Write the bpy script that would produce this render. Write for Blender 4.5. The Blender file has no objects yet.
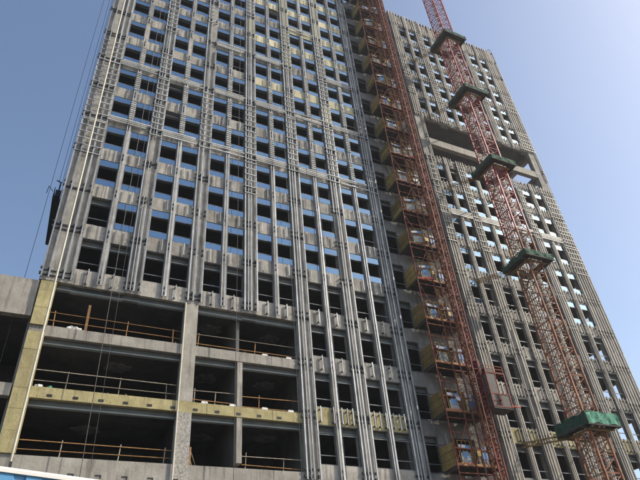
import bpy, bmesh, math, random
from mathutils import Vector, Matrix
random.seed(7)
sc = bpy.context.scene
col = sc.collection
EYE = 1.6                       # eye height; heights below are given above the eye
FY = 35.0                       # distance of the concrete wall face from the camera
PITCH = 3.93                    # storey height
HAZE = 0.0003                    # density of the hazy air
V0 = 22.35                      # underside of the lowest tower spandrel

# ------------------------------------------------------------------ camera
cam = bpy.data.cameras.new('camera'); camo = bpy.data.objects.new('camera', cam); col.objects.link(camo)
cam.sensor_width = 36; cam.lens = 580.46 / 640 * 36; cam.clip_start = 0.1; cam.clip_end = 20000
dh = Vector((0.90583194, 0.20430449, 0.37111746)); dn = Vector((-0.41700647, 0.58439843, 0.69612074)); dv = Vector((-0.07466302, -0.78532749, 0.61456177))
R = Matrix(((dh[0], -dh[1], -dh[2]), (dn[0], -dn[1], -dn[2]), (dv[0], -dv[1], -dv[2])))
camo.matrix_world = Matrix.Translation((0, 0, EYE)) @ R.to_4x4()
sc.camera = camo

# ------------------------------------------------------------------ light
SUN_EL = math.radians(38.5); SUN_OFF = math.radians(26)      # height, and angle in front of the wall plane
sv = Vector((math.cos(SUN_OFF) * math.cos(SUN_EL), -math.sin(SUN_OFF) * math.cos(SUN_EL), math.sin(SUN_EL)))
w = bpy.data.worlds.new('World'); sc.world = w; w.use_nodes = True
nt = w.node_tree
sky = nt.nodes.new('ShaderNodeTexSky'); sky.sky_type = 'NISHITA'; sky.sun_disc = False
sky.sun_elevation = SUN_EL; sky.sun_rotation = math.atan2(sv.x, sv.y)
sky.air_density = 1.0; sky.dust_density = 2.1; sky.ozone_density = 1.0; sky.altitude = 0
nt.links.new(sky.outputs[0], nt.nodes['Background'].inputs[0]); nt.nodes['Background'].inputs[1].default_value = 0.15
sun = bpy.data.lights.new('sun', 'SUN'); suno = bpy.data.objects.new('sun', sun); col.objects.link(suno)
sun.energy = 3.8; sun.angle = math.radians(0.55); sun.color = (1.0, 0.92, 0.79)
suno.rotation_euler = sv.to_track_quat('Z', 'Y').to_euler(); suno.location = (60, -40, 90)
sc.view_settings.view_transform = 'Standard'; sc.view_settings.look = 'None'
sc.view_settings.exposure = 0.42; sc.view_settings.gamma = 1.0; sc.view_settings.use_curve_mapping = False

# ------------------------------------------------------------------ materials
def mat(name, c1, c2, scale=1.5, rough=0.85, metal=0.0, bump=0.15, streak=0.0, streak_col=(0.08, 0.075, 0.07), rnd=0.12,
        dots=0.0, fine=30.0, spec=0.3):
    m = bpy.data.materials.new(name); m.use_nodes = True
    t = m.node_tree; N = t.nodes; L = t.links; b = N['Principled BSDF']
    b.inputs['Roughness'].default_value = rough; b.inputs['Metallic'].default_value = metal
    b.inputs['Specular IOR Level'].default_value = spec
    g = N.new('ShaderNodeNewGeometry')
    n1 = N.new('ShaderNodeTexNoise'); n1.inputs['Scale'].default_value = scale; n1.inputs['Detail'].default_value = 6; n1.inputs['Roughness'].default_value = 0.65
    L.new(g.outputs['Position'], n1.inputs['Vector'])
    r1 = N.new('ShaderNodeValToRGB'); r1.color_ramp.elements[0].position = 0.33; r1.color_ramp.elements[1].position = 0.68
    r1.color_ramp.elements[0].color = (*c1, 1); r1.color_ramp.elements[1].color = (*c2, 1)
    L.new(n1.outputs['Fac'], r1.inputs['Fac'])
    out = r1.outputs['Color']
    if streak > 0:
        mp = N.new('ShaderNodeMapping'); mp.inputs['Scale'].default_value = (2.6, 2.6, 0.28)
        L.new(g.outputs['Position'], mp.inputs['Vector'])
        n2 = N.new('ShaderNodeTexNoise'); n2.inputs['Scale'].default_value = 1.6; n2.inputs['Detail'].default_value = 4
        L.new(mp.outputs['Vector'], n2.inputs['Vector'])
        r2 = N.new('ShaderNodeValToRGB'); r2.color_ramp.elements[0].position = 0.50; r2.color_ramp.elements[1].position = 0.74
        L.new(n2.outputs['Fac'], r2.inputs['Fac'])
        ml = N.new('ShaderNodeMath'); ml.operation = 'MULTIPLY'; ml.inputs[1].default_value = streak
        L.new(r2.outputs['Color'], ml.inputs[0])
        mx = N.new('ShaderNodeMix'); mx.data_type = 'RGBA'; mx.inputs['B'].default_value = (*streak_col, 1)
        L.new(ml.outputs[0], mx.inputs['Factor']); L.new(out, mx.inputs['A']); out = mx.outputs['Result']
    if dots > 0:
        vo = N.new('ShaderNodeTexVoronoi'); vo.inputs['Scale'].default_value = 3.0; vo.inputs['Randomness'].default_value = 0.6
        L.new(g.outputs['Position'], vo.inputs['Vector'])
        lt = N.new('ShaderNodeMath'); lt.operation = 'LESS_THAN'; lt.inputs[1].default_value = dots
        L.new(vo.outputs['Distance'], lt.inputs[0])
        mx = N.new('ShaderNodeMix'); mx.data_type = 'RGBA'; mx.inputs['B'].default_value = (0.07, 0.055, 0.03, 1)
        L.new(lt.outputs[0], mx.inputs['Factor']); L.new(out, mx.inputs['A']); out = mx.outputs['Result']
    if rnd > 0:
        oi = N.new('ShaderNodeObjectInfo')
        mr = N.new('ShaderNodeMapRange'); mr.inputs['To Min'].default_value = 1 - rnd * 1.6; mr.inputs['To Max'].default_value = 1 + rnd
        L.new(oi.outputs['Random'], mr.inputs['Value'])
        hs = N.new('ShaderNodeHueSaturation'); L.new(mr.outputs['Result'], hs.inputs['Value']); L.new(out, hs.inputs['Color']); out = hs.outputs['Color']
    L.new(out, b.inputs['Base Color'])
    if bump > 0:
        n3 = N.new('ShaderNodeTexNoise'); n3.inputs['Scale'].default_value = fine; n3.inputs['Detail'].default_value = 4
        L.new(g.outputs['Position'], n3.inputs['Vector'])
        bp = N.new('ShaderNodeBump'); bp.inputs['Strength'].default_value = bump; bp.inputs['Distance'].default_value = 0.05
        L.new(n3.outputs['Fac'], bp.inputs['Height']); L.new(bp.outputs['Normal'], b.inputs['Normal'])
    return m

M = {
 'concrete': mat('concrete', (0.255, 0.235, 0.20), (0.44, 0.41, 0.355), 1.3, streak=0.85, bump=0.35, fine=9, rnd=0.16),
 'pier': mat('pier_concrete', (0.23, 0.215, 0.185), (0.40, 0.378, 0.335), 1.0, streak=0.8, bump=0.25, fine=9),
 'beam': mat('beam_concrete', (0.26, 0.24, 0.205), (0.42, 0.39, 0.335), 0.8, streak=0.55, bump=0.3, fine=8, rnd=0.06),
 'barewall': mat('bare_shaded_concrete', (0.17, 0.162, 0.148), (0.29, 0.275, 0.25), 1.0, streak=0.5, bump=0.3, fine=9),  # base colour darkened to deepen the hoist's shade on the bare strip
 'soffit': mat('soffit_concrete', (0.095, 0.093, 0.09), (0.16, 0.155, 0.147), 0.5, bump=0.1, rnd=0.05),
 'plaster': mat('pale_plaster', (0.18, 0.18, 0.175), (0.42, 0.41, 0.39), 3.0, bump=0.5, fine=6, rnd=0.05),
 'mortar': mat('pointed_concrete', (0.20, 0.19, 0.17), (0.48, 0.45, 0.39), 7.0, bump=0.5, fine=6, rnd=0.05),
 'wool': mat('rock_wool', (0.34, 0.29, 0.14), (0.51, 0.44, 0.235), 1.6, rough=0.95, bump=0.5, fine=25, dots=0.10, rnd=0.1, streak=0.5, streak_col=(0.22, 0.19, 0.11)),
 'palewool': mat('pale_rock_wool', (0.48, 0.43, 0.27), (0.68, 0.62, 0.42), 1.6, rough=0.95, bump=0.4, streak=0.35, streak_col=(0.35, 0.33, 0.28)),
 'steel': mat('galvanised_steel', (0.29, 0.30, 0.305), (0.50, 0.515, 0.525), 1.3, rough=0.55, metal=0.35, bump=0.05, rnd=0.22, spec=0.5, streak=0.3, streak_col=(0.25, 0.24, 0.22)),
 'palesteel': mat('pale_steel', (0.38, 0.38, 0.36), (0.56, 0.56, 0.53), 1.3, rough=0.6, metal=0.1, bump=0.05, rnd=0.2, spec=0.5),
 'warmsteel': mat('sun_tinted_steel', (0.31, 0.295, 0.262), (0.49, 0.467, 0.42), 1.6, rough=0.7, metal=0.1, bump=0.05, rnd=0.22, streak=0.35, streak_col=(0.2, 0.18, 0.15)),  # right-wing studs: warm sunlight tint put into the steel's colour
 'bracket': mat('dark_steel_and_shadow', (0.03, 0.03, 0.032), (0.07, 0.068, 0.065), 6, rough=0.6, metal=0.4, bump=0),  # dark steel, near black to carry the shadow beside each stud too
 'pipe': mat('cream_pipe', (0.46, 0.43, 0.34), (0.62, 0.59, 0.49), 1.5, rough=0.5, bump=0.02, rnd=0.02),
 'frame': mat('window_frame_grey', (0.10, 0.105, 0.11), (0.17, 0.175, 0.18), 4, rough=0.45, metal=0.3, bump=0),
 'edgebeam': mat('grey_green_beam', (0.21, 0.235, 0.225), (0.30, 0.33, 0.315), 1.0, rough=0.6, bump=0.05, rnd=0.05),
 'rust': mat('rusty_pipe', (0.22, 0.115, 0.045), (0.42, 0.235, 0.095), 5, rough=0.75, bump=0.1, rnd=0.3),
 'grey_pipe': mat('weathered_pipe', (0.20, 0.17, 0.13), (0.42, 0.37, 0.29), 5, rough=0.7, bump=0.1, rnd=0.2),
 'red': mat('red_mast_paint', (0.085, 0.018, 0.014), (0.24, 0.052, 0.036), 4, rough=0.7, bump=0.05, rnd=0.2, streak=0.35, streak_col=(0.20, 0.10, 0.05)),
 'scafred': mat('faded_red_scaffold', (0.16, 0.04, 0.022), (0.36, 0.115, 0.065), 3, rough=0.7, bump=0.05, rnd=0.25),
 'cranered': mat('crane_red_paint', (0.24, 0.045, 0.05), (0.42, 0.10, 0.10), 3, rough=0.55, bump=0.05, rnd=0.15),
 'cranerust': mat('crane_rusty_paint', (0.19, 0.075, 0.04), (0.37, 0.175, 0.095), 3, rough=0.7, bump=0.05, rnd=0.2),
 'ply': mat('yellow_plank', (0.22, 0.145, 0.045), (0.40, 0.28, 0.095), 3, rough=0.75, bump=0.1, rnd=0.25, streak=0.3, streak_col=(0.10, 0.07, 0.03)),
 'yellow': mat('yellow_gate_paint', (0.33, 0.20, 0.03), (0.58, 0.37, 0.07), 4, rough=0.55, bump=0.02, rnd=0.2),
 'deck': mat('dark_deck_board', (0.045, 0.04, 0.035), (0.11, 0.10, 0.085), 4, rough=0.9, bump=0.2, rnd=0.2),
 'mesh': mat('grey_gate_panel', (0.16, 0.16, 0.16), (0.40, 0.39, 0.37), 9, rough=0.7, bump=0.05, rnd=0.3),
 'cagemesh': mat('dark_cage_mesh', (0.075, 0.065, 0.06), (0.17, 0.155, 0.145), 9, rough=0.7, bump=0.1, rnd=0.2),
 'signblue': mat('blue_sign', (0.10, 0.20, 0.38), (0.16, 0.30, 0.50), 4, rough=0.4, bump=0, rnd=0.1),
 'white': mat('white_paint', (0.68, 0.68, 0.66), (0.80, 0.80, 0.78), 3, rough=0.6, bump=0.05, rnd=0.05),
 'redwhite': mat('red_strip', (0.50, 0.06, 0.04), (0.62, 0.10, 0.07), 3, rough=0.6, bump=0, rnd=0.1),
 'net': mat('dark_green_net', (0.018, 0.055, 0.036), (0.045, 0.115, 0.075), 3, rough=0.9, bump=0.3, rnd=0.1),
 'tarp': mat('bright_green_net', (0.025, 0.15, 0.095), (0.055, 0.27, 0.17), 3, rough=0.7, bump=0.5, fine=5, rnd=0.05),
 'railgreen': mat('pale_green_pipe', (0.05, 0.16, 0.10), (0.10, 0.26, 0.17), 3, rough=0.7, bump=0, rnd=0.1),
 'edgeweb': mat('dark_beam_web', (0.085, 0.09, 0.085), (0.14, 0.145, 0.135), 1.0, rough=0.8, bump=0.05, rnd=0.05),
 'tie': mat('brown_tie_steel', (0.16, 0.10, 0.035), (0.33, 0.22, 0.09), 4, rough=0.75, bump=0.05, rnd=0.1),
 'black': mat('black_steel', (0.012, 0.012, 0.014), (0.03, 0.03, 0.032), 4, rough=0.6, bump=0.05, rnd=0.1),
 'rope': mat('steel_rope', (0.035, 0.034, 0.032), (0.09, 0.086, 0.08), 5, rough=0.6, bump=0, rnd=0.2),
 'blue': mat('blue_sheet', (0.06, 0.20, 0.40), (0.08, 0.26, 0.47), 1.2, rough=0.4, bump=0.02, rnd=0.03),
 'cap': mat('cream_cap', (0.66, 0.63, 0.58), (0.78, 0.76, 0.71), 2, rough=0.5, bump=0.02, rnd=0.02),
 'dirt': mat('site_ground', (0.065, 0.062, 0.058), (0.13, 0.122, 0.112), 0.4, rough=0.95, bump=0.4, fine=3, rnd=0),
 'cloth': mat('grey_white_cloth', (0.42, 0.42, 0.40), (0.72, 0.72, 0.70), 6, rough=0.9, bump=0.4, rnd=0),
}
gm = bpy.data.materials.new('coated_glass'); gm.use_nodes = True
gb = gm.node_tree.nodes['Principled BSDF']
gb.inputs['Base Color'].default_value = (0.19, 0.30, 0.41, 1); gb.inputs['Metallic'].default_value = 0.9; gb.inputs['Roughness'].default_value = 0.06
M['glass'] = gm

# ------------------------------------------------------------------ helpers
class MB:
    def __init__(s): s.v = []; s.f = []
    def box(s, x0, x1, y0, y1, z0, z1):
        b = len(s.v)
        s.v += [(x0,y0,z0),(x1,y0,z0),(x1,y1,z0),(x0,y1,z0),(x0,y0,z1),(x1,y0,z1),(x1,y1,z1),(x0,y1,z1)]
        s.f += [tuple(b+i for i in q) for q in ((0,3,2,1),(4,5,6,7),(0,1,5,4),(1,2,6,5),(2,3,7,6),(3,0,4,7))]
        return s
    def bar(s, p, q, r, n=6, r2=None):
        p = Vector(p); q = Vector(q); d = (q - p).normalized()
        a = d.cross(Vector((0,0,1))) if abs(d.z) < 0.95 else d.cross(Vector((1,0,0)))
        a.normalize(); c = d.cross(a); b = len(s.v); r2 = r if r2 is None else r2
        for P, rr in ((p, r), (q, r2)):
            for i in range(n):
                t = 2*math.pi*(i+0.5)/n; s.v.append(tuple(P + a*math.cos(t)*rr + c*math.sin(t)*rr))
        s.f += [(b+i, b+(i+1)%n, b+n+(i+1)%n, b+n+i) for i in range(n)]
        s.f += [tuple(b+n-1-i for i in range(n)), tuple(b+n+i for i in range(n))]
        return s
    def mesh(s, name, m):
        me = bpy.data.meshes.new(name); me.from_pydata(s.v, [], s.f); me.materials.append(M[m]); me.update(); return me
    def build(s, name, m, parent=None):
        return link(name, s.mesh(name, m), parent)

def link(name, data, parent=None, loc=None, scale=None):
    o = bpy.data.objects.new(name, data); col.objects.link(o)
    if parent: o.parent = parent
    if loc is not None: o.location = loc
    if scale is not None: o.scale = scale
    return o
def thing(name, label, cat, loc=(0,0,0), group=None):
    o = link(name, None, None, loc); tag(o, label, cat, group); return o
def tag(o, label, cat, group=None):
    o['label'] = label; o['category'] = cat
    if group: o['group'] = group
    return o

CUBE = {}
def cube(m):
    if m not in CUBE: CUBE[m] = MB().box(-.5,.5,-.5,.5,-.5,.5).mesh('block_' + m, m)
    return CUBE[m]
def Z(v): return v + EYE
class Pieces:
    """boxes of one kind: the 300 nearest become single objects that share one mesh, the rest one mesh"""
    def __init__(s, name, m, parent, limit=300): s.n = name; s.m = m; s.p = parent; s.l = limit; s.b = []
    def add(s, x0, x1, y0, y1, v0, v1): s.b.append((x0, x1, y0, y1, Z(v0), Z(v1)))
    def flush(s):
        off = s.p.location if s.p else Vector((0,0,0))
        s.b.sort(key=lambda b: (b[0]+b[1])**2 + (b[2]+b[3])**2 + (b[4]+b[5]-2*EYE)**2)
        for b in s.b[:s.l]:
            link(s.n, cube(s.m), s.p, Vector(((b[0]+b[1])/2, (b[2]+b[3])/2, (b[4]+b[5])/2)) - off, (b[1]-b[0], b[3]-b[2], b[5]-b[4]))
        if len(s.b) > s.l:
            mb = MB()
            for b in s.b[s.l:]: mb.box(*b)
            o = mb.build(s.n, s.m, s.p); o.location = -off; o['kind'] = 'stuff'

# ------------------------------------------------------------------ ground
gnd = MB(); gnd.v = [(-3000,-3000,0),(3000,-3000,0),(3000,3000,0),(-3000,3000,0)]; gnd.f = [(0,1,2,3)]
g = gnd.build('ground', 'dirt'); g['kind'] = 'structure'

# ------------------------------------------------------------------ tower building
tower = thing('tower_building', 'tall unfinished concrete tower with steel facade studs and dark window openings', 'building')
zb = lambda k: V0 + PITCH * k
LB = 4.235                                                   # half column bay
LC = [-0.4 + LB * i for i in range(7)]                       # column lines, left block: -0.4 .. 25.0
RC = [33.45 + LB * i for i in range(5)]                      # right wing: 33.45 .. 50.4
HW = 0.52                                                    # half width of a pier
TOPL = zb(14) + 3.9; TOPR = 76.55
SPH = 1.24
W_OFF = 0.42 / 2                                             # half mullion
VOID = (7,)                                                # spandrel rows left out in the right wing

P_col = Pieces('pier', 'pier', tower)
P_ins = Pieces('insulated_pier', 'palewool', tower)
P_sp = Pieces('spandrel', 'concrete', tower)
P_spy = Pieces('insulated_spandrel', 'wool', tower)
P_spp = Pieces('insulated_spandrel', 'palewool', tower)
P_mul = Pieces('mullion_pier', 'concrete', tower)
P_beam = Pieces('edge_beam', 'edgeweb', tower); P_fl = Pieces('beam_flange', 'edgebeam', tower)
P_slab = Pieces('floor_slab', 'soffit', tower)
P_wall = Pieces('wall', 'pier', tower)
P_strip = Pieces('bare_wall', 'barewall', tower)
P_part = Pieces('partition_wall', 'soffit', tower)
windows = []                                                 # (x, v_top, width, glazed)

# corner pier and column piers: one per storey so that the joints show
def pier(x0, x1, k0, k1, y1=FY+0.55, ins=()):
    for k in range(k0, k1):
        (P_ins if k in ins else P_col).add(x0, x1, FY-0.02 + random.uniform(-.008,.008), y1, zb(k)+0.01, zb(k+1)-0.01)
pier(-2.0, -0.02, 0, 15)
for i, c in enumerate(LC[1:]):
    lo = -7 if i >= 3 else 0
    pier(c-HW, c+HW, lo, 15, ins={2: (9,), 3: (8, 9, 10, 11, 12, 13), 4: (6, 10, 11, 12, 13)}.get(i, ()))
for i, c in enumerate(RC):
    if i == 0: x0, x1 = 33.0, c+HW+.3
    elif i == 4: x0, x1 = c-HW, 52.0
    else: x0, x1 = c-HW, c+HW
    for k in range(-7, 14):
        if k in (6, 7) and 0 < i < 4: continue
        za, zc = zb(k)+.01, min(TOPR, zb(k+1))-.01
        if i == 4 and k in (6, 7):
            if k == 6: P_col.add(x0, x1, FY-.02, FY+.55, za, zb(6)+SPH); za = zb(6)+SPH+.005
            P_col.add(50.65, x1, FY-.02, FY+.55, za, zc); continue
        P_col.add(x0, x1, FY-0.02+random.uniform(-.008,.008), FY+0.55, za, zc)

# bays between piers
bays = []
for i in range(6):
    x0 = -0.02 if i == 0 else LC[i]+HW
    bays.append((x0, LC[i+1]-HW, 0 if i < 4 else -7, 15, 'L', i))
for i in range(4):
    x0 = RC[i]+HW + (.3 if i == 0 else 0); bays.append((x0, RC[i+1]-HW, -7, 14, 'R', i))
def wool_kind(side, i, k):
    if k == -2: return P_spy
    if side == 'L' and k >= 7 and k % 2 == 1 and i >= 3: return P_spp
    if side == 'L' and k >= 10 and i >= 4: return P_spp
    return P_sp
for (x0, x1, k0, k1, side, i) in bays:
    mid = (x0 + x1) / 2
    for k in range(k0, k1):
        if side == 'R' and k in VOID: continue
        top = zb(k) + SPH
        if side == 'R' and k == 13: top = TOPR
        dy = random.uniform(-.012, .012)
        wool_kind(side, i, k).add(x0+.004, x1-.004, FY+.01+dy, FY+.3, zb(k), top)
        if side == 'R' and (k in (6, 13)): continue
        if k < k1:
            P_mul.add(mid-W_OFF, mid+W_OFF, FY+.02, FY+.3, top+.003, zb(k+1)-.003)
            for a, b in ((x0, mid-W_OFF), (mid+W_OFF, x1)):
                glazed = k >= 2 or (k == 1 and not (side == 'L' and i == 0 and a < 0.5) and (side == 'L' or random.random() < .45))
                windows.append((a, zb(k+1), b-a, glazed, k, side))
# wide podium openings: beams, corner strip, columns
for k, kind in ((-1, 'beam'), (-2, 'wool'), (-3, 'beam'), (-4, 'beam'), (-5, 'beam'), (-6, 'beam')):
    h = {-1: .72, -2: .68, -3: 1.2}.get(k, .8); b0 = zb(k)-.02 if k != -3 else 11.25-1.2
    t = b0 + h
    pb = Pieces('insulated_beam' if kind == 'wool' else 'beam', kind, tower)
    for a, b in ((-0.95, 7.52), (8.43, 16.02)):
        pb.add(a, b, FY-.01, FY+.3, b0, t)
    pb.flush()
    P_slab.add(-1.9, 32.9, FY+.31, FY+18, t-.24, t-.03)
pc = Pieces('podium_column', 'beam', tower)
pc.add(7.525, 8.425, FY-.03, FY+.75, zb(-2)+.68, zb(0)-.005); pc.flush()
pc = Pieces('podium_column', 'wool', tower); pc.add(7.525, 8.425, FY-.03, FY+.75, zb(-2)-.06, zb(-2)+.675); pc.flush()
pc = Pieces('podium_column', 'mortar', tower); pc.add(7.525, 8.425, FY-.03, FY+.75, -EYE, zb(-2)-.065); pc.flush()
pc = Pieces('thin_column', 'beam', tower)
for k in range(-7, -1): pc.add(11.38, 11.74, FY+.02, FY+.6, max(-EYE, zb(k)+(.67 if k == -2 else .7 if k > -3 else 1.0)), zb(k+1)-.03 if k+1 != -3 else 10.04)
pc.flush()
# insulated corner strip below the tower studs, in boards
ps = Pieces('insulation_board', 'wool', tower)
z0 = 11.3
while z0 < 22.2:
    z1 = min(z0+1.22, 22.28)
    if z0 < 18.6 < z1: z1 = 18.62
    if 18.6 < z0 < 19.05: z0 = 19.08; z1 = 20.2
    ps.add(-1.85, -0.90, FY-.06+random.uniform(-.01,.01), FY+.06, z0+.006, z1-.006)
    z0 = z1
    if abs(z0 - 18.62) < .01: z0 = 19.08
    if z0 > 22.2: break
ps.flush()
pc = Pieces('corner_column', 'pier', tower); pc.add(-1.84, -0.98, FY+.065, FY+.8, -EYE, zb(0)-.01); pc.flush()
# slabs, edge beams, partitions, outer walls
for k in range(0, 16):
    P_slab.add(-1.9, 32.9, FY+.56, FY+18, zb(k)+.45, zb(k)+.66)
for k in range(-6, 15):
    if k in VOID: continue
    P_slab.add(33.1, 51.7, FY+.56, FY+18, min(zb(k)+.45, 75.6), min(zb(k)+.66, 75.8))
for (x0, x1, k0, k1, side, i) in bays:
    for k in range(max(k0, -3), k1):
        if side == 'R' and k in (7, 8): continue
        P_beam.add(x0+.002, x1-.002, FY+.31, FY+.36, zb(k)-.40, zb(k)+.45)
        P_fl.add(x0+.002, x1-.002, FY+.29, FY+.52, zb(k)-.46, zb(k)-.405)
for k, b0 in ((0, zb(0)), (-1, zb(-1)-.02), (-2, zb(-2)-.02), (-3, 10.05)):
    for a, b in ((-0.95, 7.52), (8.43, 11.37), (11.75, 16.02)):
        P_beam.add(a+.002, b-.002, FY+.31, FY+.36, b0-.32, b0+.3)
        P_fl.add(a+.002, b-.002, FY+.24, FY+.52, b0-.40, b0-.325)
for k in range(-6, 14):
    f0 = zb(k)+.67; f1 = zb(k+1)+.44
    for c in (8.05, 16.55, 25.0):
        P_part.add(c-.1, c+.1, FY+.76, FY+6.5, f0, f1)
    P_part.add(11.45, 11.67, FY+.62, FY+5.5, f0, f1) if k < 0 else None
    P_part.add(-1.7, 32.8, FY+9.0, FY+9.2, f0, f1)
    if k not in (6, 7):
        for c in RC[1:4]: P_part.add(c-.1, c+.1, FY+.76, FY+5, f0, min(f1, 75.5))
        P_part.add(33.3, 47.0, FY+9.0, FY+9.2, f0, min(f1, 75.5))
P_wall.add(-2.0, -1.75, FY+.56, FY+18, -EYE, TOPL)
P_wall.add(-2.0, 33.0, FY+18, FY+18.3, -EYE, TOPL)
P_wall.add(33.02, 52.0, FY+18, FY+18.3, -EYE, TOPR)
P_wall.add(32.99, 33.24, FY+.56, FY+18, -EYE, TOPL)
# right end wall with openings, open at the void
for k in range(-7, 14):
    if k in VOID: continue
    t = zb(k)+SPH if k < 13 else TOPR
    P_wall.add(51.72, 51.98, FY+.56, FY+18, max(zb(k), -EYE), t)
    if k in (6, 13): continue
    for a, b in ((.56, 1.1), (2.5, 3.0), (4.4, 5.2), (6.6, 18)):
        P_wall.add(51.72, 51.98, FY+a, FY+b, t+.003, zb(k+1)-.003)
# two storey void of the right wing: beams, corner and back columns
pv = Pieces('void_beam', 'beam', tower)
pv.add(34.3, 50.6, FY+.0, FY+.5, 49.25, 50.3); pv.add(51.0, 51.6, FY+.56, FY+9, 49.3, 50.25)
pv.add(51.0, 51.6, FY+.56, FY+18, zb(8)-.45, zb(8)+.4); pv.flush()
pv = Pieces('void_column', 'pier', tower)
pv.add(50.95, 51.6, FY+9.0, FY+9.6, zb(6)+.7, zb(8)-.46); pv.add(33.3, 44.5, FY+9.0, FY+9.3, zb(6)+.7, zb(8)+.44); pv.flush()
# bare strip behind the hoist
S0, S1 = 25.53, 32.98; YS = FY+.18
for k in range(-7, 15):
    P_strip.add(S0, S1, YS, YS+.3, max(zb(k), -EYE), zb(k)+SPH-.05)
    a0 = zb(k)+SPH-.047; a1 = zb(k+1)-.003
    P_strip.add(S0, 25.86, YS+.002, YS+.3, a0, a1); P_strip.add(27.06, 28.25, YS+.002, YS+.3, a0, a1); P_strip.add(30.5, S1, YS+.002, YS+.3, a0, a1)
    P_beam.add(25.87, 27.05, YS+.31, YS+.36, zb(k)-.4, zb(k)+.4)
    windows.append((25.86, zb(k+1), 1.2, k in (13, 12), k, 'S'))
for P in (P_col, P_ins, P_sp, P_spy, P_spp, P_mul, P_beam, P_fl, P_slab, P_wall, P_strip, P_part): P.flush()

# windows: frame with two transoms; glazed ones carry a pane above and below the open middle
fm = {}
def frame_mesh(wd):
    key = round(wd, 2)
    if key not in fm:
        h = PITCH - SPH; b = MB(); t = .055
        b.box(0, t, 0, .07, -h, 0); b.box(wd-t, wd, 0, .07, -h, 0)
        b.box(t, wd-t, .002, .068, -t, 0); b.box(t, wd-t, .002, .068, -h, -h+t)
        b.box(t, wd-t, .004, .066, -.68, -.62); b.box(t, wd-t, .004, .066, -h+.60, -h+.66)
        fm[key] = (b.mesh('window_frame', 'frame'),
                   MB().box(t, wd-t, .006, .02, -.62, -t).mesh('upper_pane', 'glass'),
                   MB().box(t, wd-t, .006, .02, -h+t, -h+.60).mesh('lower_pane', 'glass'))
    return fm[key]
windows.sort(key=lambda q: q[0]**2 + q[1]**2)
rest = [q for q in windows[300:]]
for (x, vt, wd, gl, k, side) in windows[:300]:
    f, u, l = frame_mesh(wd)
    o = link('window', f, tower, (x, FY + (.22 if side == 'S' else .035), Z(vt)))
    if gl:
        for pm in (u, l):
            if random.random() < .96:
                p = link('pane', pm, o); p.rotation_euler = (random.uniform(-.008,.008), 0, random.uniform(-.006,.006))
for nm, idx in (('window', 0), ('pane', 1)):
    bm = bmesh.new()
    for (x, vt, wd, gl, k, side) in rest:
        for me in (frame_mesh(wd)[:1] if idx == 0 else (frame_mesh(wd)[1:] if gl else ())):
            n0 = len(bm.verts); bm.from_mesh(me); bm.verts.ensure_lookup_table()
            bmesh.ops.translate(bm, verts=bm.verts[n0:], vec=(x, FY + (.22 if side == 'S' else .035), Z(vt)))
    if len(bm.verts):
        me = bpy.data.meshes.new(nm); bm.to_mesh(me); me.materials.append(M['frame' if idx == 0 else 'glass'])
        o = link(nm, me, tower); o['kind'] = 'stuff'
    bm.free()

# ------------------------------------------------------------------ steel sub-frame in front of the wall
YF = FY - .19; YB = FY - .10                                  # front and back of the studs
P_st = Pieces('stud', 'steel', tower); P_stR = Pieces('stud', 'warmsteel', tower); P_stubR = Pieces('stud_stub', 'warmsteel', tower); P_stub = Pieces('stud_stub', 'steel', tower)
P_br = Pieces('bracket', 'bracket', tower); P_rung = Pieces('ladder_rung', 'palesteel', tower)
P_rail = Pieces('rail', 'palesteel', tower)
P_ledge = Pieces('bracket_rail', 'bracket', tower)
def stud(x, wd, v0, v1, seg=2, br=True, off=0.0):
    """a vertical stud in lengths of a few storeys, with a bracket at every spandrel"""
    v = v0
    while v < v1 - .05:
        n = seg * PITCH + random.choice((0, 0, .35, -.3))
        e = min(v1, v + n)
        j = random.uniform(-.015, .015)
        if random.random() > .035: (P_st if x < 30 else P_stR).add(x-wd/2+j, x+wd/2+j, YF+off, YB+off, v+.012, e-.012)
        v = e
    if br:
        for k in range(-6, 15):
            for dz in (.42, ):
                vv = zb(k) + dz
                if v0 < vv < v1:
                    P_br.add(x-wd/2-.12, x-wd/2-.005, YF+.01+off, FY-.03, vv-.08, vv+.1); P_br.add(x-wd/2-.1, x-wd/2-.005, YF+.01+off, FY-.03, vv+.36, vv+.5)
def column_studs(c, v0, v1, offs):
    for o, wd in offs: stud(c+o, wd, v0, v1)
for i, c in enumerate(LC):
    if i == 0:
        for x, wd in ((-1.94, .10), (-1.5, .09), (-.62, .09), (-.13, .10)): stud(x, wd, 22.5, TOPL)
        continue
    v0 = 22.5 if i < 4 else 10.5 + random.uniform(0, .3)
    if i == 2: # partly bare pier at the second column line
        for x, wd in ((-.47, .10), (-.1, .10), (.5, .09)): stud(c+x, wd, v0, TOPL)
    else:
        column_studs(c, v0, TOPL, ((-.47, .10), (-.2, .055), (.04, .10), (.49, .10)))
for i, c in enumerate(RC):
    o = ((-.30, .10), (-.02, .09), (.3, .10), (.68, .10)) if i == 0 else ((-.46, .10), (-.16, .09), (.14, .09), (.46, .10))
    if i == 4: o = ((-.42, .10), (-.02, .09), (.38, .09), (.78, .09), (1.18, .09), (1.52, .10))
    for x, wd in o:
        if i in (1, 2, 3):
            stud(c+x, wd, 9.0, zb(7)-2.62); stud(c+x, wd, zb(8)+.05, TOPR+.25)
        else:
            stud(c+x, wd, 9.0, TOPR+.25) if x > 1.4 or (x > .5 and i == 0) else (stud(c+x, wd, 9.0, zb(7)-2.62), stud(c+x, wd, zb(8)+.05, TOPR+.25))
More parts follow.
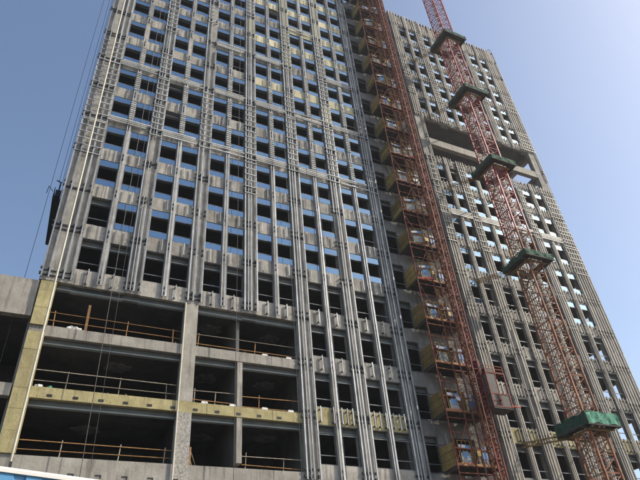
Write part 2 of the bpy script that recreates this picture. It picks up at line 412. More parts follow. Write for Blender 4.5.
for (x0, x1, k0, k1, side, i) in bays:
    mid = (x0+x1)/2
    lo = 22.5 if k0 == 0 else 10.4
    hi = TOPL if side == 'L' else TOPR+.2
    spans = [(lo, hi)] if side == 'L' else [(9.0, zb(7)-2.62), (zb(8)+.05, hi)]
    for a, b in spans:
        stud(mid-.15, .06, a, b, br=False); stud(mid+.07, .125, a, b)
    for k in range(max(k0, -2), k1):
        if side == 'R' and k in VOID: continue
        dense = (side == 'L' and (k in (4, 6) or (k in (8, 10) and i >= 2 and random.random() < .4))) or (side == 'R' and k in (4,))
        if dense:
            for dz in (.28, .5, .72, .94):
                if random.random() < .9:
                    P_rail.add(x0+random.uniform(-.12,.12), x1+random.uniform(-.45,.05), YF-.07, YF-.01, zb(k)+dz, zb(k)+dz+.10)
        else:
            for q in ((.25, .75) if side == 'L' and k in (-1, 0) else (.15, .34, .66, .85) if side == 'L' and k > 0 else (.1, .26, .4, .62, .76, .9)):
                for hw in (q,):
                    x = x0 + (x1-x0)*hw + random.uniform(-.05,.05)
                    if side == 'L' and k > 0:
                        if random.random() < .62: P_stub.add(x-.026, x+.026, FY-.13, FY-.07, zb(k)+.12, zb(k)+SPH-.06)
                        continue
                    if random.random() < .95:
                        (P_stub if side == 'L' else P_stubR).add(x-.035, x+.035, YF, YB, zb(k)+.1, zb(k)+SPH+random.uniform(0,.08))
                        P_br.add(x-.12, x-.04, YF+.03, FY, zb(k)+.14, zb(k)+.22); P_br.add(x-.1, x-.04, YF+.03, FY, zb(k)+.98, zb(k)+1.06)
        if side == 'L' and 4 <= k <= 9 and random.random() < .95 - (k > 6)*.6:
            # close-set cleats along the mullion
            v = zb(k)+SPH+.05
            while v < zb(k+1)-.1:
                P_rung.add(mid-.24, mid+.2, YF-.06, YF-.005, v, v+.10); v += .26
# parapet of the right wing: closely set posts
xs = 33.1
while xs < 51.9:
    P_stubR.add(xs-.04, xs+.04, YF+.0, YB, zb(13)+.35+random.uniform(-.2,.2), TOPR+.22+random.uniform(-.05,.12)); P_br.add(xs-.1, xs+.1, YF+.02, FY, TOPR-.12, TOPR+.06)
    xs += .47
# ladders between the column studs
for i, c in enumerate(LC):
    for k in range(3, 11):
        if random.random() < (.85 if 4 <= k <= 6 else .2):
            v = zb(k) + random.uniform(0, .3)
            while v < zb(k+1)-.1:
                if i == 0: P_rung.add(-1.95, -.1, YF-.055, YF-.003, v, v+.075)
                else: P_rung.add(c-.5, c+.52, YF-.055, YF-.003, v, v+.075)
                v += .74
for i, c in enumerate(RC):
    for k in range(-1, 13):
        if k in (6, 7): continue
        if random.random() < (.75 if k in (3, 4, 5, 9, 10) else .05 if k < 3 else .2):
            v = zb(k) + random.uniform(0, .4)
            while v < zb(k+1)-.1:
                P_rung.add(c-.42, (c+.5 if i < 4 else c+1.44), YF-.055, YF-.003, v, v+.06); v += random.choice((.5, .7, .9))
# dark angle tying the studs at each storey
for i, c in enumerate(LC):
    for k in range(-2, 14):
        if i < 4 and k < 0: continue
        a, b = (-1.98, -.05) if i == 0 else (c-.55, c+.57)
        for dz in (.30, .66):
            if random.random() < (.85 if i == 0 else .4): P_ledge.add(a, b, YB+.005, YB+.06, zb(k)+dz+random.uniform(-.05,.05), zb(k)+dz+.1)
for i, c in enumerate(RC):
    for k in range(-2, 13):
        if k in (6, 7): continue
        for dz in (.35, .8):
            if random.random() < .4: P_ledge.add(c-.5, c+.55 if i < 4 else c+1.55, YB+.005, YB+.06, zb(k)+dz, zb(k)+dz+.09)
for P in (P_st, P_stR, P_stubR, P_stub, P_br, P_rung, P_rail, P_ledge): P.flush()
# cream down pipes
MB().bar((-1.02, FY-.55, Z(10.7)), (-1.02, FY-.55, Z(TOPL)), .065, 10).build('down_pipe', 'pipe', tower)
MB().bar((7.5, FY-.12, Z(9.0)), (7.5, FY-.12, Z(22.3)), .055, 10).build('down_pipe', 'pipe', tower)
# cast-in plates in the podium beams
pp = Pieces('anchor_plate', 'bracket', tower)
for x in [0.15+1.42*j for j in range(11)]:
    if abs(x-8) < .5: continue
    pp.add(x-.17, x+.12, FY-.03, FY, zb(-2)+.1, zb(-2)+.25)
    pp.add(x+.3, x+.62, FY-.03, FY, 10.35, 10.42); pp.add(x+.56, x+.62, FY-.032, FY, 10.25, 10.345)
pp.flush()
# pale round patches on the podium soffits
def patch(px, py, vs):
    r = Vector((px-320, py-240, 580.46)); k = vs / r.dot(dv)
    cx, cy = r.dot(dh)*k, r.dot(dn)*k
    b = MB(); n = 22; ring = []
    for j in range(n):
        t = 2*math.pi*j/n; rr = 1.0*random.uniform(.7, 1.08); ring.append((cx+math.cos(t)*rr, cy+math.sin(t)*rr*.9))
    b.v = [(x, y, Z(vs)-.005) for x, y in ring] + [(cx+(x-cx)*.86, cy+(y-cy)*.86, Z(vs)-.05) for x, y in ring]
    b.f = [(j, (j+1)%n, n+(j+1)%n, n+j) for j in range(n)] + [tuple(n+j for j in range(n))]
    b.build('ceiling_patch', 'plaster', tower)
for px, py, k in ((118,368,-1),(86,430,-2),(210,330,0),(269,340,0),(205,379,-1),(264,386,-1),(200,438,-2),(264,439,-2)):
    patch(px, py, (zb(0)+.45) if k == 0 else (zb(-1)-.02+.72-.24) if k == -1 else (zb(-2)-.02+.68-.24))

# ------------------------------------------------------------------ lower annex on the left
annex = thing('annex_building', 'low bare concrete podium wing beside the yellow corner strip', 'building')
pa = Pieces('parapet_panel', 'beam', annex)
for j in range(9):
    x1 = -1.93 - j*3.1; pa.add(x1-3.092, x1, FY+.02, FY+.35, 20.32, 22.25+(.0))
pa.flush()
pa = Pieces('beam', 'beam', annex); pa.add(-30, -1.93, FY-.02, FY+.45, 19.62, 20.31)
for b0 in (14.45, 10.5, 6.6, 2.7): pa.add(-30, -1.93, FY+.0, FY+.45, b0, b0+.75)
pa.flush()
pa = Pieces('floor_slab', 'soffit', annex)
for b0 in (20.0, 14.9, 10.95, 7.05, 3.15): pa.add(-30, -2.02, FY+.46, FY+18, b0, b0+.22)
pa.flush()
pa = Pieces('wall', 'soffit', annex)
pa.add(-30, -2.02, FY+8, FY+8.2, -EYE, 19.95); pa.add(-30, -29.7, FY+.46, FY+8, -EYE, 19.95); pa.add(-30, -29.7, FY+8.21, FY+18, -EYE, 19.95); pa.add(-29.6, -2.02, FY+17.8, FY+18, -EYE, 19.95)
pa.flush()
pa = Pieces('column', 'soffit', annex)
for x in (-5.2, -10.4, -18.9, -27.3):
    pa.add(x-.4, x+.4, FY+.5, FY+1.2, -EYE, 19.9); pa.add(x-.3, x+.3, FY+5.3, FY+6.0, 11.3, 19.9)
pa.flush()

# ------------------------------------------------------------------ guard railings in the podium openings
def railing(label, x0, x1, v, posts, hs, thick=(), m='rust'):
    t = thing('guard_railing', label, 'railing', (x0, FY+.25, Z(v)), 'guard railings in the podium openings')
    for h, mm in hs:
        MB().bar((0, 0, h+random.uniform(-.03,.03)), (x1-x0, random.uniform(-.05,.05), h+random.uniform(-.06,.06)), .027, 8).build('rail', mm, t)
    for x, ph in posts:
        MB().bar((x-x0, .04, 0), (x-x0+random.uniform(-.08,.08), .04, ph), .032, 8).build('post', m, t)
    for x, ph in thick:
        MB().box(x-x0-.08, x-x0+.08, -.12, -.04, -.2, ph).build('timber_post', 'rust', t)
    return t
railing('rusty pipe railing with a tall timber post in upper left wide opening', -.9, 7.4, 19.07, ((-.55,1.3),(3.85,1.3),(6.9,1.2)), ((1.12,'rust'),(.55,'rust')), ((1.35,2.0),))
railing('grey pipe railing above the long yellow insulated beam, left opening', -.9, 7.4, 15.12, ((.88,1.25),(3.9,1.25),(6.8,1.2)), ((1.15,'grey_pipe'),(.5,'grey_pipe')), m='grey_pipe')
railing('rusty pipe railing on the lowest visible slab, left opening', -.9, 7.4, 11.27, ((1.27,1.0),(4.4,1.0),(7.0,1.0)), ((.85,'rust'),(.36,'rust')), m='grey_pipe')
railing('thin pipe railing behind white blocks in upper right wide opening', 8.5, 15.9, 19.07, ((8.6,1.2),(12.7,1.1)), ((1.08,'grey_pipe'),(.35,'rust')))
railing('thin pipe railing above yellow beam, left of the thin column', 8.5, 11.3, 15.12, ((8.6,1.1),(9.95,1.0)), ((.95,'grey_pipe'),(.3,'rust')), m='grey_pipe')
railing('orange pipe railing above yellow beam, right of the thin column', 11.8, 15.9, 15.12, ((12.98,1.1),), ((.9,'rust'),(.2,'rust')), m='rust')
railing('orange pipe railing at lowest slab right of the thin column', 11.8, 15.9, 11.27, ((12.05,1.05),(14.6,.8)), ((.8,'grey_pipe'),(.25,'rust')), m='grey_pipe')
t = thing('guard_railing', 'short orange post with sloping pipes at lowest slab near the pitted column', 'railing', (8.5, FY+.2, Z(11.27)), 'guard railings in the podium openings')
MB().bar((0,0,0),(.02,0,1.1),.07,8).build('post','rust',t); MB().bar((.02,.05,1.0),(.9,1.6,.25),.03,6).build('rail','grey_pipe',t); MB().bar((.02,.05,.45),(.5,.9,.02),.03,6).build('rail','grey_pipe',t)

# ------------------------------------------------------------------ small things on the slab edges
where = ((7.81,19.07,'beside the pipe column on the upper beam'),(13.4,19.07,'in the middle right of the upper wide opening'),(15.24,19.07,'at the right end of the upper wide opening'),
         (9.23,15.12,'above yellow beam nearest the pipe column'),(11.1,15.12,'above yellow beam just left of the thin column'),(13.33,15.12,'above yellow beam right of the thin column'),(15.21,15.12,'above yellow beam at the steel studs'))
for x, v, s in where:
    t = thing('white_block', 'small white block ' + s, 'block', (x, FY+.14, Z(v)), 'white blocks on the slab edges')
    b = MB(); b.box(-.2,.2,-.11,.11,0,.17); b.build('block','white',t); MB().box(-.16,.16,-.08,.08,.17,.2).build('lid','cap',t)
def lump(name, m, loc, sx, sy, sz, seed, label, cat):
    rnd = random.Random(seed); bm = bmesh.new(); bmesh.ops.create_icosphere(bm, subdivisions=3, radius=1)
    for v in bm.verts:
        k = 1 + .28*math.sin(v.co.x*5+seed)*math.cos(v.co.y*4) + rnd.uniform(-.08,.08)
        v.co = Vector((v.co.x*sx*k, v.co.y*sy*k, max(0, (v.co.z*.6+.35))*sz*k))
    me = bpy.data.meshes.new(name); bm.to_mesh(me); bm.free(); me.materials.append(M[m])
    return tag(link(name, me, None, loc), label, cat)
lump('cloth_heap', 'cloth', (.62, FY+.16, Z(19.07)), .42, .13, .3, 3, 'crumpled whitish cloth heap on the slab left of the timber post', 'cloth')
lump('cloth_heap', 'cloth', (-.55, FY+.15, Z(15.12)), .22, .12, .22, 5, 'small pale rag heap on yellow beam beside the corner strip', 'cloth')
lump('net_bundle', 'tarp', (-3.35, FY+.15, Z(15.2)), .45, .2, .45, 9, 'bundle of green netting on the annex beam at the left edge', 'netting')
lump('net_bundle', 'tarp', (.05, FY+.16, Z(15.12)), .14, .1, .2, 12, 'small green net scrap on yellow beam near the rag heap', 'netting')

# loose rubble along the slab edges
def rubble(label, x0, x1, v, n, m):
    b = MB()
    for q in range(n):
        x = random.uniform(x0, x1); y = FY + random.uniform(.12, .5); r = random.uniform(.02, .07)
        if random.random() < .3: b.bar((x, y, Z(v)+.03), (x+random.uniform(-.3,.3), y+random.uniform(-.05,.05), Z(v)+random.uniform(.04,.22)), .016, 4)
        else: b.bar((x, y, Z(v)), (x+r, y+random.uniform(-r,r), Z(v)+r*1.6), r, 5, r*.5)
    o = tag(b.build('rubble', m), label, 'rubble'); o['kind'] = 'stuff'
rubble('grey rubble and wire ends along the upper left slab edge', 1.6, 7.3, 19.06, 130, 'mortar')
rubble('brown rubble along the upper right slab edge behind white blocks', 8.6, 15.9, 19.06, 150, 'rust')
rubble('brown rubble along the slab edge above the yellow beam', 8.6, 15.9, 15.11, 150, 'rust')
rubble('pale scraps along the yellow beam in the left opening', -.8, 7.0, 15.11, 50, 'mortar')

# ------------------------------------------------------------------ construction hoist
JL = list(range(-3, 14))
scaf = thing('hoist_scaffold', 'red steel scaffold frame carrying the hoist landings', 'scaffold', (26.8, 33.2, 0))
sl = scaf.location
def sbar(name, p, q, r, m='scafred', par=scaf): MB().bar(Vector(p)-par.location, Vector(q)-par.location, r, 6).build(name, m, par)
UPX = (26.8, 28.42, 29.15, 29.9, 30.6)
for x in UPX: sbar('upright', (x, 33.2, 0), (x, 33.2, Z(78)), .06)
for x in (28.3, 30.6): sbar('upright', (x, 34.9, 0), (x, 34.7, Z(78)), .05)
for j in range(-6, 14):
    v = 23.62 + PITCH*j
    sbar('ledger', (26.8, 33.2, Z(v-.55)), (30.6, 33.2, Z(v-.55)), .045); sbar('ledger', (26.8, 33.2, Z(v-.05)), (30.6, 33.2, Z(v-.05)), .05)
    for q in (1.15, 2.3): sbar('ledger', (26.8, 33.18, Z(v+q)), (30.6, 33.18, Z(v+q+random.uniform(-.06,.06))), .032)
    sbar('brace', (26.8, 33.16, Z(v+.1)), (28.42, 33.16, Z(v+3.2)), .03) if j % 2 else sbar('brace', (28.42, 33.16, Z(v+.1)), (26.8, 33.16, Z(v+3.2)), .03)
    if j % 2: sbar('brace', (28.42, 33.22, Z(v)), (30.6, 33.22, Z(v+3.3)), .035)
    else: sbar('brace', (30.6, 33.22, Z(v)), (29.3, 33.22, Z(v+3.3)), .035)
wm = MB()
for q in range(13): wm.bar((.18*q, 0, 0), (.18*q, 0, 1.75), .011, 4)
for q in range(10): wm.bar((0, 0, .19*q), (2.16, 0, .19*q), .011, 4)
wire_me = wm.mesh('wire_screen', 'rust')
for j in range(-3, 14):
    v = 23.62 + PITCH*j
    link('wire_screen', wire_me, scaf, Vector((28.43, 33.26 + random.uniform(-.02,.02), Z(v+1.6))) - scaf.location)
    if j % 3 != 1: link('wire_screen', wire_me, scaf, Vector((28.45, 34.6, Z(v+.2))) - scaf.location)
    sbar('ledger', (26.8, 34.85, Z(v+1.9)), (30.6, 34.85, Z(v+1.9)), .04); sbar('brace', (30.6, 33.3, Z(v+.1)), (30.6, 34.9, Z(v+3.2)), .035)
    sbar('brace', (29.15, 33.24, Z(v+3.3)), (30.6, 33.24, Z(v+1.2)), .032); sbar('transom', (30.6, 33.2, Z(v+1.6)), (30.6, 34.9, Z(v+1.6)), .035)
ordn = ['lowest','second','third','fourth','fifth','sixth','seventh','eighth','ninth','tenth','eleventh','twelfth','thirteenth','fourteenth','fifteenth','sixteenth','topmost']
pm = cube('ply'); 
plank_me = MB().box(-.03,.03,0,1.72,0,.5).mesh('plank','ply')
deck_me = MB().box(0,3.75,0,1.75,-.07,0).mesh('deck','deck')
joist_me = MB().box(0, .09, .02, 1.72, -.2, -.072).mesh('joist','deck')
def gate_mesh(wd):
    b = MB()
    for a in (0, wd): b.bar((a,0,0),(a,0,1.75),.024,6)
    for h in (.03, .9, 1.72): b.bar((0,0,h),(wd,0,h),.02,6)
    b.bar((0,0,.05),(wd,0,.9),.022,6); b.bar((wd*.33,0,.9),(wd*.33,0,1.72),.015,4); b.bar((wd*.66,0,.9),(wd*.66,0,1.72),.015,4)
    return b.mesh('gate_frame','yellow')
gate_me = gate_mesh(1.1); panel_me = MB().box(.12,.98,-.012,.012,.12,.84).mesh('gate_panel','mesh')
sign_me = MB().box(.05,.62,-.03,-.015,1.2,1.42).mesh('gate_sign','white'); sign2_me = MB().box(.63,1.05,-.03,-.015,1.18,1.42).mesh('gate_sign','signblue')
kick_me = MB().box(0,1.1,-.05,-.03,0,.16).mesh('kick_board','redwhite')
bl_me = MB().box(.3,.8,-.035,-.02,.5,.95).mesh('notice_board','signblue')
rail_me = MB().bar((0,0,.6),(1.2,0,.6),.025,6).bar((0,0,1.1),(1.2,0,1.1),.025,6).mesh('guard_rail','yellow')
pipe_me = MB().bar((0,0,0),(0,0,1.9),.035,6).mesh('loose_pipe','grey_pipe')
screen_me = MB().box(0,.75,-.01,.01,0,1.7).bar((0,-.02,0),(0,-.02,1.75),.03,5).bar((.75,-.02,0),(.75,-.02,1.75),.03,5).mesh('mesh_screen','rust')
board_me = MB().box(0,.5,0,.02,0,.36).mesh('warning_board','white'); board2_me = MB().box(0,.4,0,.02,0,.4).mesh('warning_board','yellow')
toe_me = MB().box(0,3.7,0,.03,-.02,.14).mesh('toe_board','rust')
for n, j in enumerate(JL):
    v = 23.62 + PITCH*j
    t = thing('landing_platform', f'hoist landing deck with yellow plank side, {ordn[n]} landing counted up from the photo bottom', 'landing', (26.88, 33.26, Z(v)), 'hoist landings')
    link('deck', deck_me, t)
    for x in (0.05, 1.25, 2.45, 3.6): link('joist', joist_me, t, (x, 0, 0))
    for q in range(3):
        p = link('plank', plank_me, t, (random.uniform(-.02,.02), .02, .03+q*.545)); p.rotation_euler.x = random.uniform(-.012,.012)
    for q in range(2 if random.random() < .5 else 1):
        p = link('plank', plank_me, t, (3.72, .02, .03+q*.545))
    for q, gx in enumerate((.35, 2.05)):
        gt = link('gate', gate_me, t, (gx, .0, .02))
        a = random.choice((0, 0, -.25, .0)); gt.rotation_euler.z = a
        link('gate_panel', panel_me, gt); link('gate_sign', sign_me, gt) if random.random() < .85 else None
        link('gate_sign', sign2_me, gt) if random.random() < .8 else None
        link('kick_board', kick_me, gt) if random.random() < .5 else None
        if random.random() < .6: link('notice_board', bl_me, gt)
    link('guard_rail', rail_me, t, (1.3, .05, .05))
    for q in range(2):
        p = link('loose_pipe', pipe_me, t, (random.uniform(.3,2.6), random.uniform(.3,1.2), .05)); p.rotation_euler = (random.uniform(-.15,.15), random.uniform(-.35,.35), 0); p.scale.z = random.uniform(.7,1.3)
    sc_ = link('mesh_screen', screen_me, t, (1.55 if n % 2 else 2.9, .12, .05)); sc_.rotation_euler.z = random.uniform(-.4,.4)
    if random.random() < .7: link('warning_board', random.choice((board_me, board2_me)), t, (random.uniform(.2,2.8), -.09, random.uniform(.3,.9)))
    link('toe_board', toe_me, t, (0, -.06, 0))
# lattice masts
def lattice(sx, sy, h, rc, rb, m, cells=1, kmode=False):
    """one mast section: four chord meshes and one bracing mesh per face"""
    chords = [MB().box(x-rc, x+rc, y-rc, y+rc, .006, h-.006).mesh('chord', m) for x in (-sx/2, sx/2) for y in (-sy/2, sy/2)]
    faces = []
    cs = ((-sx/2,-sy/2),(sx/2,-sy/2),(sx/2,sy/2),(-sx/2,sy/2))
    for a in range(4):
        p, q = cs[a], cs[(a+1)%4]; b = MB(); hc = h/cells
        for c in range(cells):
            z0 = c*hc; z1 = z0+hc
            if kmode:
                mx, my = (p[0]+q[0])/2, (p[1]+q[1])/2
                b.bar((*p, z0+.05), (mx, my, z0+hc/2), rb, 5); b.bar((*q, z0+.05), (mx, my, z0+hc/2), rb, 5)
                b.bar((*p, z1-.05), (mx, my, z0+hc/2), rb, 5); b.bar((*q, z1-.05), (mx, my, z0+hc/2), rb, 5)
                b.bar((*p, z0+.04), (*q, z0+.04), rb, 5)
            else:
                s, e = (p, q) if (c+a) % 2 == 0 else (q, p)
                b.bar((*s, z0+.03), (*e, z1-.03), rb, 5); b.bar((*p, z0+.03), (*q, z0+.03), rb, 5)
        b.bar((*p, h-.04), (*q, h-.04), rb*.9, 5)
        faces.append(b.mesh('bracing', m))
    return chords, faces
def mast(t, x, y, z0, z1, h, sets):
    z = z0; n = 0
    while z < z1:
        ch, fa = sets(z)
        s = link('mast_section', fa[0], t, Vector((x, y, z)) - t.location)
        for f in fa[1:]: link('bracing', f, s)
        for c in ch: link('chord', c, s)
        z += h; n += 1
hm = thing('hoist_mast', 'slender dark red lattice mast of the construction hoist', 'mast', (29.48, 32.2, 0))
hset = lattice(.62, .62, 1.508, .045, .028, 'red', 2)
mast(hm, 29.48, 32.2, 0, Z(84), 1.508, lambda z: hset)
rk = MB().box(-.36, -.30, -.05, .05, 0, Z(84)); rk.box(.30, .36, -.05, .05, 0, Z(84)); rk.build('rack', 'rust', hm)
for v in [8+7.86*q for q in range(10)]:
    b = MB(); b.bar((-.3, .3, Z(v)), (-1.0, 2.9, Z(v)), .045, 6); b.bar((.3, .3, Z(v)), (1.3, 2.9, Z(v)), .045, 6); b.bar((-.5,1.2,Z(v)),(.6,1.2,Z(v)),.035,6); b.build('wall_tie', 'red', hm)
# power cable and guide pipes of the hoist
for x, y, m, r in ((30.15, 32.9, 'red', .045), (28.6, 32.5, 'rope', .03), (30.75, 34.2, 'black', .05), (31.3, 34.5, 'rope', .04)):
    MB().bar((x-29.48, y-32.2, 0), (x-29.48, y-32.2, Z(79)), r, 6).build('guide_pipe', m, hm)
cg = thing('hoist_cage', 'red framed hoist cage with mesh sides beside its mast', 'hoist cage', (30.0, 31.55, Z(15.7)))
CW, CD, CH = 1.75, 1.1, 2.75
b = MB()
for x in (0, CW):
    for y in (0, CD): b.box(x-.05, x+.05, y-.05, y+.05, 0, CH)
for z in (.0, 1.0, CH-.06):
    for y in (0, CD): b.box(.05, CW-.05, y-.04, y+.04, z, z+.08)
    for x in (0, CW): b.box(x-.04, x+.04, .05, CD-.05, z, z+.08)
b.box(.83, .9, -.03, .03, .08, CH-.06); b.build('frame', 'red', cg)
MB().box(-.02, CW+.02, -.02, CD+.02, -.12, -.005).build('floor', 'deck', cg)
MB().box(-.05, CW+.05, -.05, CD+.05, CH+.003, CH+.06).build('roof', 'red', cg)
for x in (-.012, ): MB().box(x, x+.02, .06, CD-.06, .09, .98).build('side_panel', 'cagemesh', cg); MB().box(x, x+.02, .06, CD-.06, 1.1, CH-.1).build('side_panel', 'cagemesh', cg)
MB().box(.95, CW-.06, -.012, .012, .09, .98).build('front_panel', 'cagemesh', cg); MB().box(.06, .8, -.012, .012, 1.1, CH-.1).build('front_panel', 'cagemesh', cg)
MB().box(.06, CW-.06, CD-.012, CD+.012, .09, CH-.1).build('rear_door', 'cagemesh', cg)
b = MB()
for x in (0, CW/2, CW): b.bar((x, 0, CH+.06), (x, 0, CH+.6), .03, 6); b.bar((x, CD, CH+.06), (x, CD, CH+.6), .03, 6)
for h in (.33, .58):
    b.bar((0,0,CH+h),(CW,0,CH+h),.03,6); b.bar((0,CD,CH+h),(CW,CD,CH+h),.03,6); b.bar((0,0,CH+h),(0,CD,CH+h),.03,6); b.bar((CW,0,CH+h),(CW,CD,CH+h),.03,6)
b.build('roof_railing', 'scafred', cg)
MB().box(-.30, -.05, .3, .9, .8, 3.9).build('drive_unit', 'red', cg); MB().box(.25, .9, .3, .8, CH+.07, CH+.5).build('motor_box', 'black', cg)
MB().bar((CW-.4,-.3,.02),(CW+.5,-.3,.02),.05,6).build('buffer_bar', 'redwhite', cg)

# ------------------------------------------------------------------ tower crane mast and its green working platforms
CX, CY = 37.9, 30.75
cm = thing('crane_mast', 'red lattice tower crane mast rising past the roofline', 'crane', (CX, CY, 0))
cset = {k: lattice(1.6, 1.6, 2.5, .068, .031, k, 2, True) for k in ('cranered', 'cranerust')}
mast(cm, CX, CY, 0, Z(100), 2.5, lambda z: cset['cranered' if z > Z(31) else 'cranerust'])
lb = MB()
for x in (.25, .6): lb.bar((x-.3, .45, .5), (x-.3, .45, Z(99)), .025, 5)
z = .6
while z < Z(99): lb.bar((-.05, .45, z), (.3, .45, z), .018, 4); z += .3
lb.build('ladder', 'palesteel', cm)
PL = ((14.2, 'lowest green crane platform with bright green netting on one side'), (29.7, 'second green crane platform up, level with dark windows below the void'),
      (42.0, 'third green crane platform up, just under the two-storey void'), (53.8, 'fourth green crane platform up, just above the two-storey void'), (65.0, 'topmost green crane platform near the roofline'))
PS = 1.62
for n, (v, lab) in enumerate(PL):
    t = thing('crane_platform', lab, 'platform', (CX, CY, Z(v)), 'green platforms round the crane mast')
    j = random.uniform(-.015,.015); t.rotation_euler.z = j
    hole = .95
    for q, (x0,x1,y0,y1) in enumerate(((-PS,PS,-PS,-hole),(-PS,PS,hole,PS),(-PS,-hole,-hole,hole),(hole,PS,-hole,hole))):
        MB().box(x0+.004,x1-.004,y0+.004,y1-.004,.08,.14).build('deck_board','deck',t)
    for x in (-PS, -hole, hole, PS): MB().box(x-.05,x+.05,-PS,PS,-.06,.07).build('joist','deck',t)
    for y in (-PS, -hole, hole, PS): MB().box(-PS-.05,PS+.05,y-.05,y+.05,-.18,-.065).build('joist','deck',t)
    b = MB()
    for x in (-PS,0,PS):
        for y in (-PS,0,PS):
            if x or y: b.bar((x,y,.14),(x,y,.53 if n else .9),.03,6)
    for h in ((.24,.50) if n else (.45,.86)):
        for (p,q) in (((-PS,-PS),(PS,-PS)),((PS,-PS),(PS,PS)),((PS,PS),(-PS,PS)),((-PS,PS),(-PS,-PS))): b.bar((*p,h),(*q,h),.03,6)
    b.build('guard_rail','railgreen',t)
    # sagging net on each side
    for si in range(4):
        nb = MB(); N = 14; ang = si*math.pi/2; c_, s_ = math.cos(ang), math.sin(ang)
        top = .40 if n else .80; ph = random.uniform(0,6)
        for a in range(N+1):
            x = -PS + 2*PS*a/N
            for hh in range(4):
                f = hh/3; y = -PS-.05 + .05*math.sin(a*1.3+ph)*math.sin(f*math.pi)+.02*math.sin(a*2.9+hh)
                z = -.05 + f*(top+.05) + (.07*math.sin(a*.9+ph) if hh in (0,3) else 0)
                nb.v.append((x*c_-y*s_, x*s_+y*c_, z))
        for a in range(N):
            for hh in range(3):
                i0 = a*4+hh; nb.f.append((i0,i0+4,i0+5,i0+1))
        o = nb.build('net_side', 'tarp' if (n == 0 and si == 0) else 'net', t)
        so = o.modifiers.new('thick','SOLIDIFY'); so.thickness = .012
    # ties to the building
    for (wx, mx) in ((34.9, -.8), (41.2, .8)):
        p0 = Vector((mx, .8, -.12)); p1 = Vector((wx-CX, FY-.1-CY, .25 if n else .1)); b = MB()
        if wx > 40 : b.bar(p0, p1, .07, 6)
        else:
            d = Vector((0,0,.16)); s_ = Vector((.12,.06,0))
            for o_ in (d+s_, d-s_, -d+s_, -d-s_): b.bar(p0+o_, p1+o_, .035, 5)
            for q in range(9):
                a0 = p0.lerp(p1, q/9); a1 = p0.lerp(p1, (q+1)/9); sg = 1 if q%2 else -1
                b.bar(a0+d*sg+s_, a1-d*sg+s_, .024, 4); b.bar(a0+d*sg-s_, a1-d*sg-s_, .024, 4)
        b.build('wall_tie','tie',t)
    b = MB()
    for a in (-1.0, 1.0): b.box(a-.08,a+.08,-1.1,1.1,-.3,-.185); 
    b.box(-.9,.9,-1.08,-.94,-.32,-.19); b.box(-.9,.9,.94,1.08,-.32,-.19); b.build('mast_collar','tie',t)

# ------------------------------------------------------------------ suspended work platform on the left side wall, ropes, roof outrigger
gp = thing('suspended_platform', 'black suspended work platform hanging beside the left building edge', 'work platform', (-2.60, 40.0, Z(33.4)))
b = MB(); L_ = 6.6
b.box(-.3,.3,0,L_,0,.06)
b.build('deck','black',gp)
for x in (-.3,.3):
    b = MB(); b.box(x-.02,x+.02,0,L_,.12,.75); b.build('side_sheet','black',gp)
    b = MB()
    for h in (.1,.8,1.15): b.bar((x,0,h),(x,L_,h),.03,6)
    for q in range(8): b.bar((x,L_*q/7,.05),(x,L_*q/7,1.15),.025,6)
    b.build('guard_frame','black',gp)
for y in (.3, L_-.3):
    MB().box(-.2,.2,y-.25,y+.25,.3,1.0).build('hoist_motor','black',gp)
    b = MB(); b.bar((0,y,0),(0,y,2.1),.06,6); b.bar((0,y,2.1),(-.35,y,2.2),.05,6); b.build('hanger','black',gp)
    for dx in (-.15,.1): MB().bar((dx,y,2.0),(dx,y,Z(TOPL)-Z(33.3)),.018,5).build('rope','rope',gp)
MB().bar((-.38,-.1,.6),(-.75,-.3,.9),.025,6).bar((-.75,-.3,.9),(-.8,-.3,.1),.025,6).build('hook','black',gp)
def rope(x, y, v0, v1, label, r=.018):
    n = 24; b = MB(); pts = []
    ph = random.uniform(0,6)
    for i in range(n+1):
        f = i/n; pts.append((x+.03*math.sin(f*7+ph), y+.03*math.cos(f*5+ph), Z(v0+(v1-v0)*f)))
    for i in range(n): b.bar(pts[i], pts[i+1], r, 5)
    tag(b.build('rope','rope'), label, 'rope', 'ropes hanging down the facade')
rope(2.47, 34.2, 8.5, TOPL, 'long rope hanging down past the left wide openings', .022)
rope(2.95, 34.25, 8.5, TOPL, 'thin rope just right of the long left rope', .010)
rope(10.95, 34.2, 8.5, TOPL, 'rope hanging past the thin podium column', .018)
rope(15.4, 34.2, 8.5, TOPL, 'thin rope left of the steel studs, right wide opening', .016)
rope(18.6, 34.3, 8.5, TOPL, 'rope hanging in front of windows right of the wide openings', .024)
rope(-2.95, 36.0, 10, TOPL, 'thin rope in the sky left of the building edge', .016)
rope(52.3, 35.2, 20, TOPR+.6, 'thin rope along the right building edge', .02)
t = thing('roof_outrigger', 'small dark rope outrigger on the right roof corner', 'outrigger', (51.0, FY+.6, Z(TOPR+.02)))
b = MB(); b.bar((0,0,0),(.2,0,1.0),.06,6); b.bar((1.1,0,0),(1.0,0,1.6),.06,6); b.build('post','black',t)
MB().bar((-.9,0,.2),(1.5,-.2,2.0),.06,6).build('arm','black',t); MB().bar((1.5,-.2,2.0),(1.55,-.2,1.5),.04,6).build('hook','black',t)

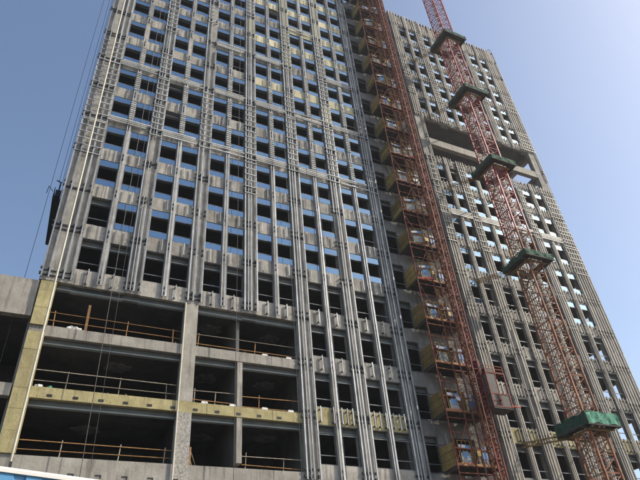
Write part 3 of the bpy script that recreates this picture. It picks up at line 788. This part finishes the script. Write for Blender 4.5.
# ------------------------------------------------------------------ blue hoarding close to the camera
fd = Vector((.475, .14, 0)).normalized(); fp = Vector((-.168, 3.926, 0))
hd = thing('site_hoarding', 'blue sheet site hoarding with cream capping in the lower left corner', 'hoarding', fp)
hd.rotation_euler.z = math.atan2(fd.y, fd.x)
HH = EYE + 1.178
pan = MB(); ribs = 6; wd = .98
for q in range(ribs):
    a = wd*q/ribs; s = wd/ribs
    pts = [(a,.0),(a+s*.55,.0),(a+s*.62,.010),(a+s*.93,.010),(a+s,.0)]
    for (x0,y0),(x1,y1) in zip(pts,pts[1:]):
        b0 = len(pan.v); pan.v += [(x0,y0,.06),(x1,y1,.06),(x1,y1,HH-.018),(x0,y0,HH-.018)]; pan.f.append((b0,b0+1,b0+2,b0+3))
pme = pan.mesh('panel','blue')
for q in range(-7, 9):
    o = link('panel', pme, hd, (q*1.0, 0, 0)); so = o.modifiers.new('thick','SOLIDIFY'); so.thickness = .004
for q in range(-7, 10): MB().box(q-.03, q+.03, .05, .12, 0, HH-.03).build('post','white',hd).name = 'post'
# capping rail with a rounded top
cp = MB(); prof = [(-.012,-.02),(-.014,-.002),(-.008,.01),(.03,.012),(.05,-.004),(.05,-.02)]
for x in (-7.05, 9.05):
    for (y,z) in prof: cp.v.append((x,y,HH+z))
m_ = len(prof); cp.f = [(i,(i+1)%m_,m_+(i+1)%m_,m_+i) for i in range(m_)] + [tuple(range(m_-1,-1,-1)), tuple(m_+i for i in range(m_))]
cp.build('capping','cap',hd)

# ------------------------------------------------------------------ hazy air
hz = MB().box(-120, 160, -30, 120, -1.0, Z(103)).build('haze', 'white'); hz['kind'] = 'stuff'
hm_ = bpy.data.materials.new('haze_air'); hm_.use_nodes = True; ht = hm_.node_tree
for n in list(ht.nodes):
    if n.type != 'OUTPUT_MATERIAL': ht.nodes.remove(n)
pv_ = ht.nodes.new('ShaderNodeVolumePrincipled'); pv_.inputs['Color'].default_value = (0.86, 0.92, 1.0, 1); pv_.inputs['Density'].default_value = HAZE; pv_.inputs['Anisotropy'].default_value = 0.35
ht.links.new(pv_.outputs[0], [n for n in ht.nodes if n.type == 'OUTPUT_MATERIAL'][0].inputs['Volume'])
hz.data.materials[0] = hm_
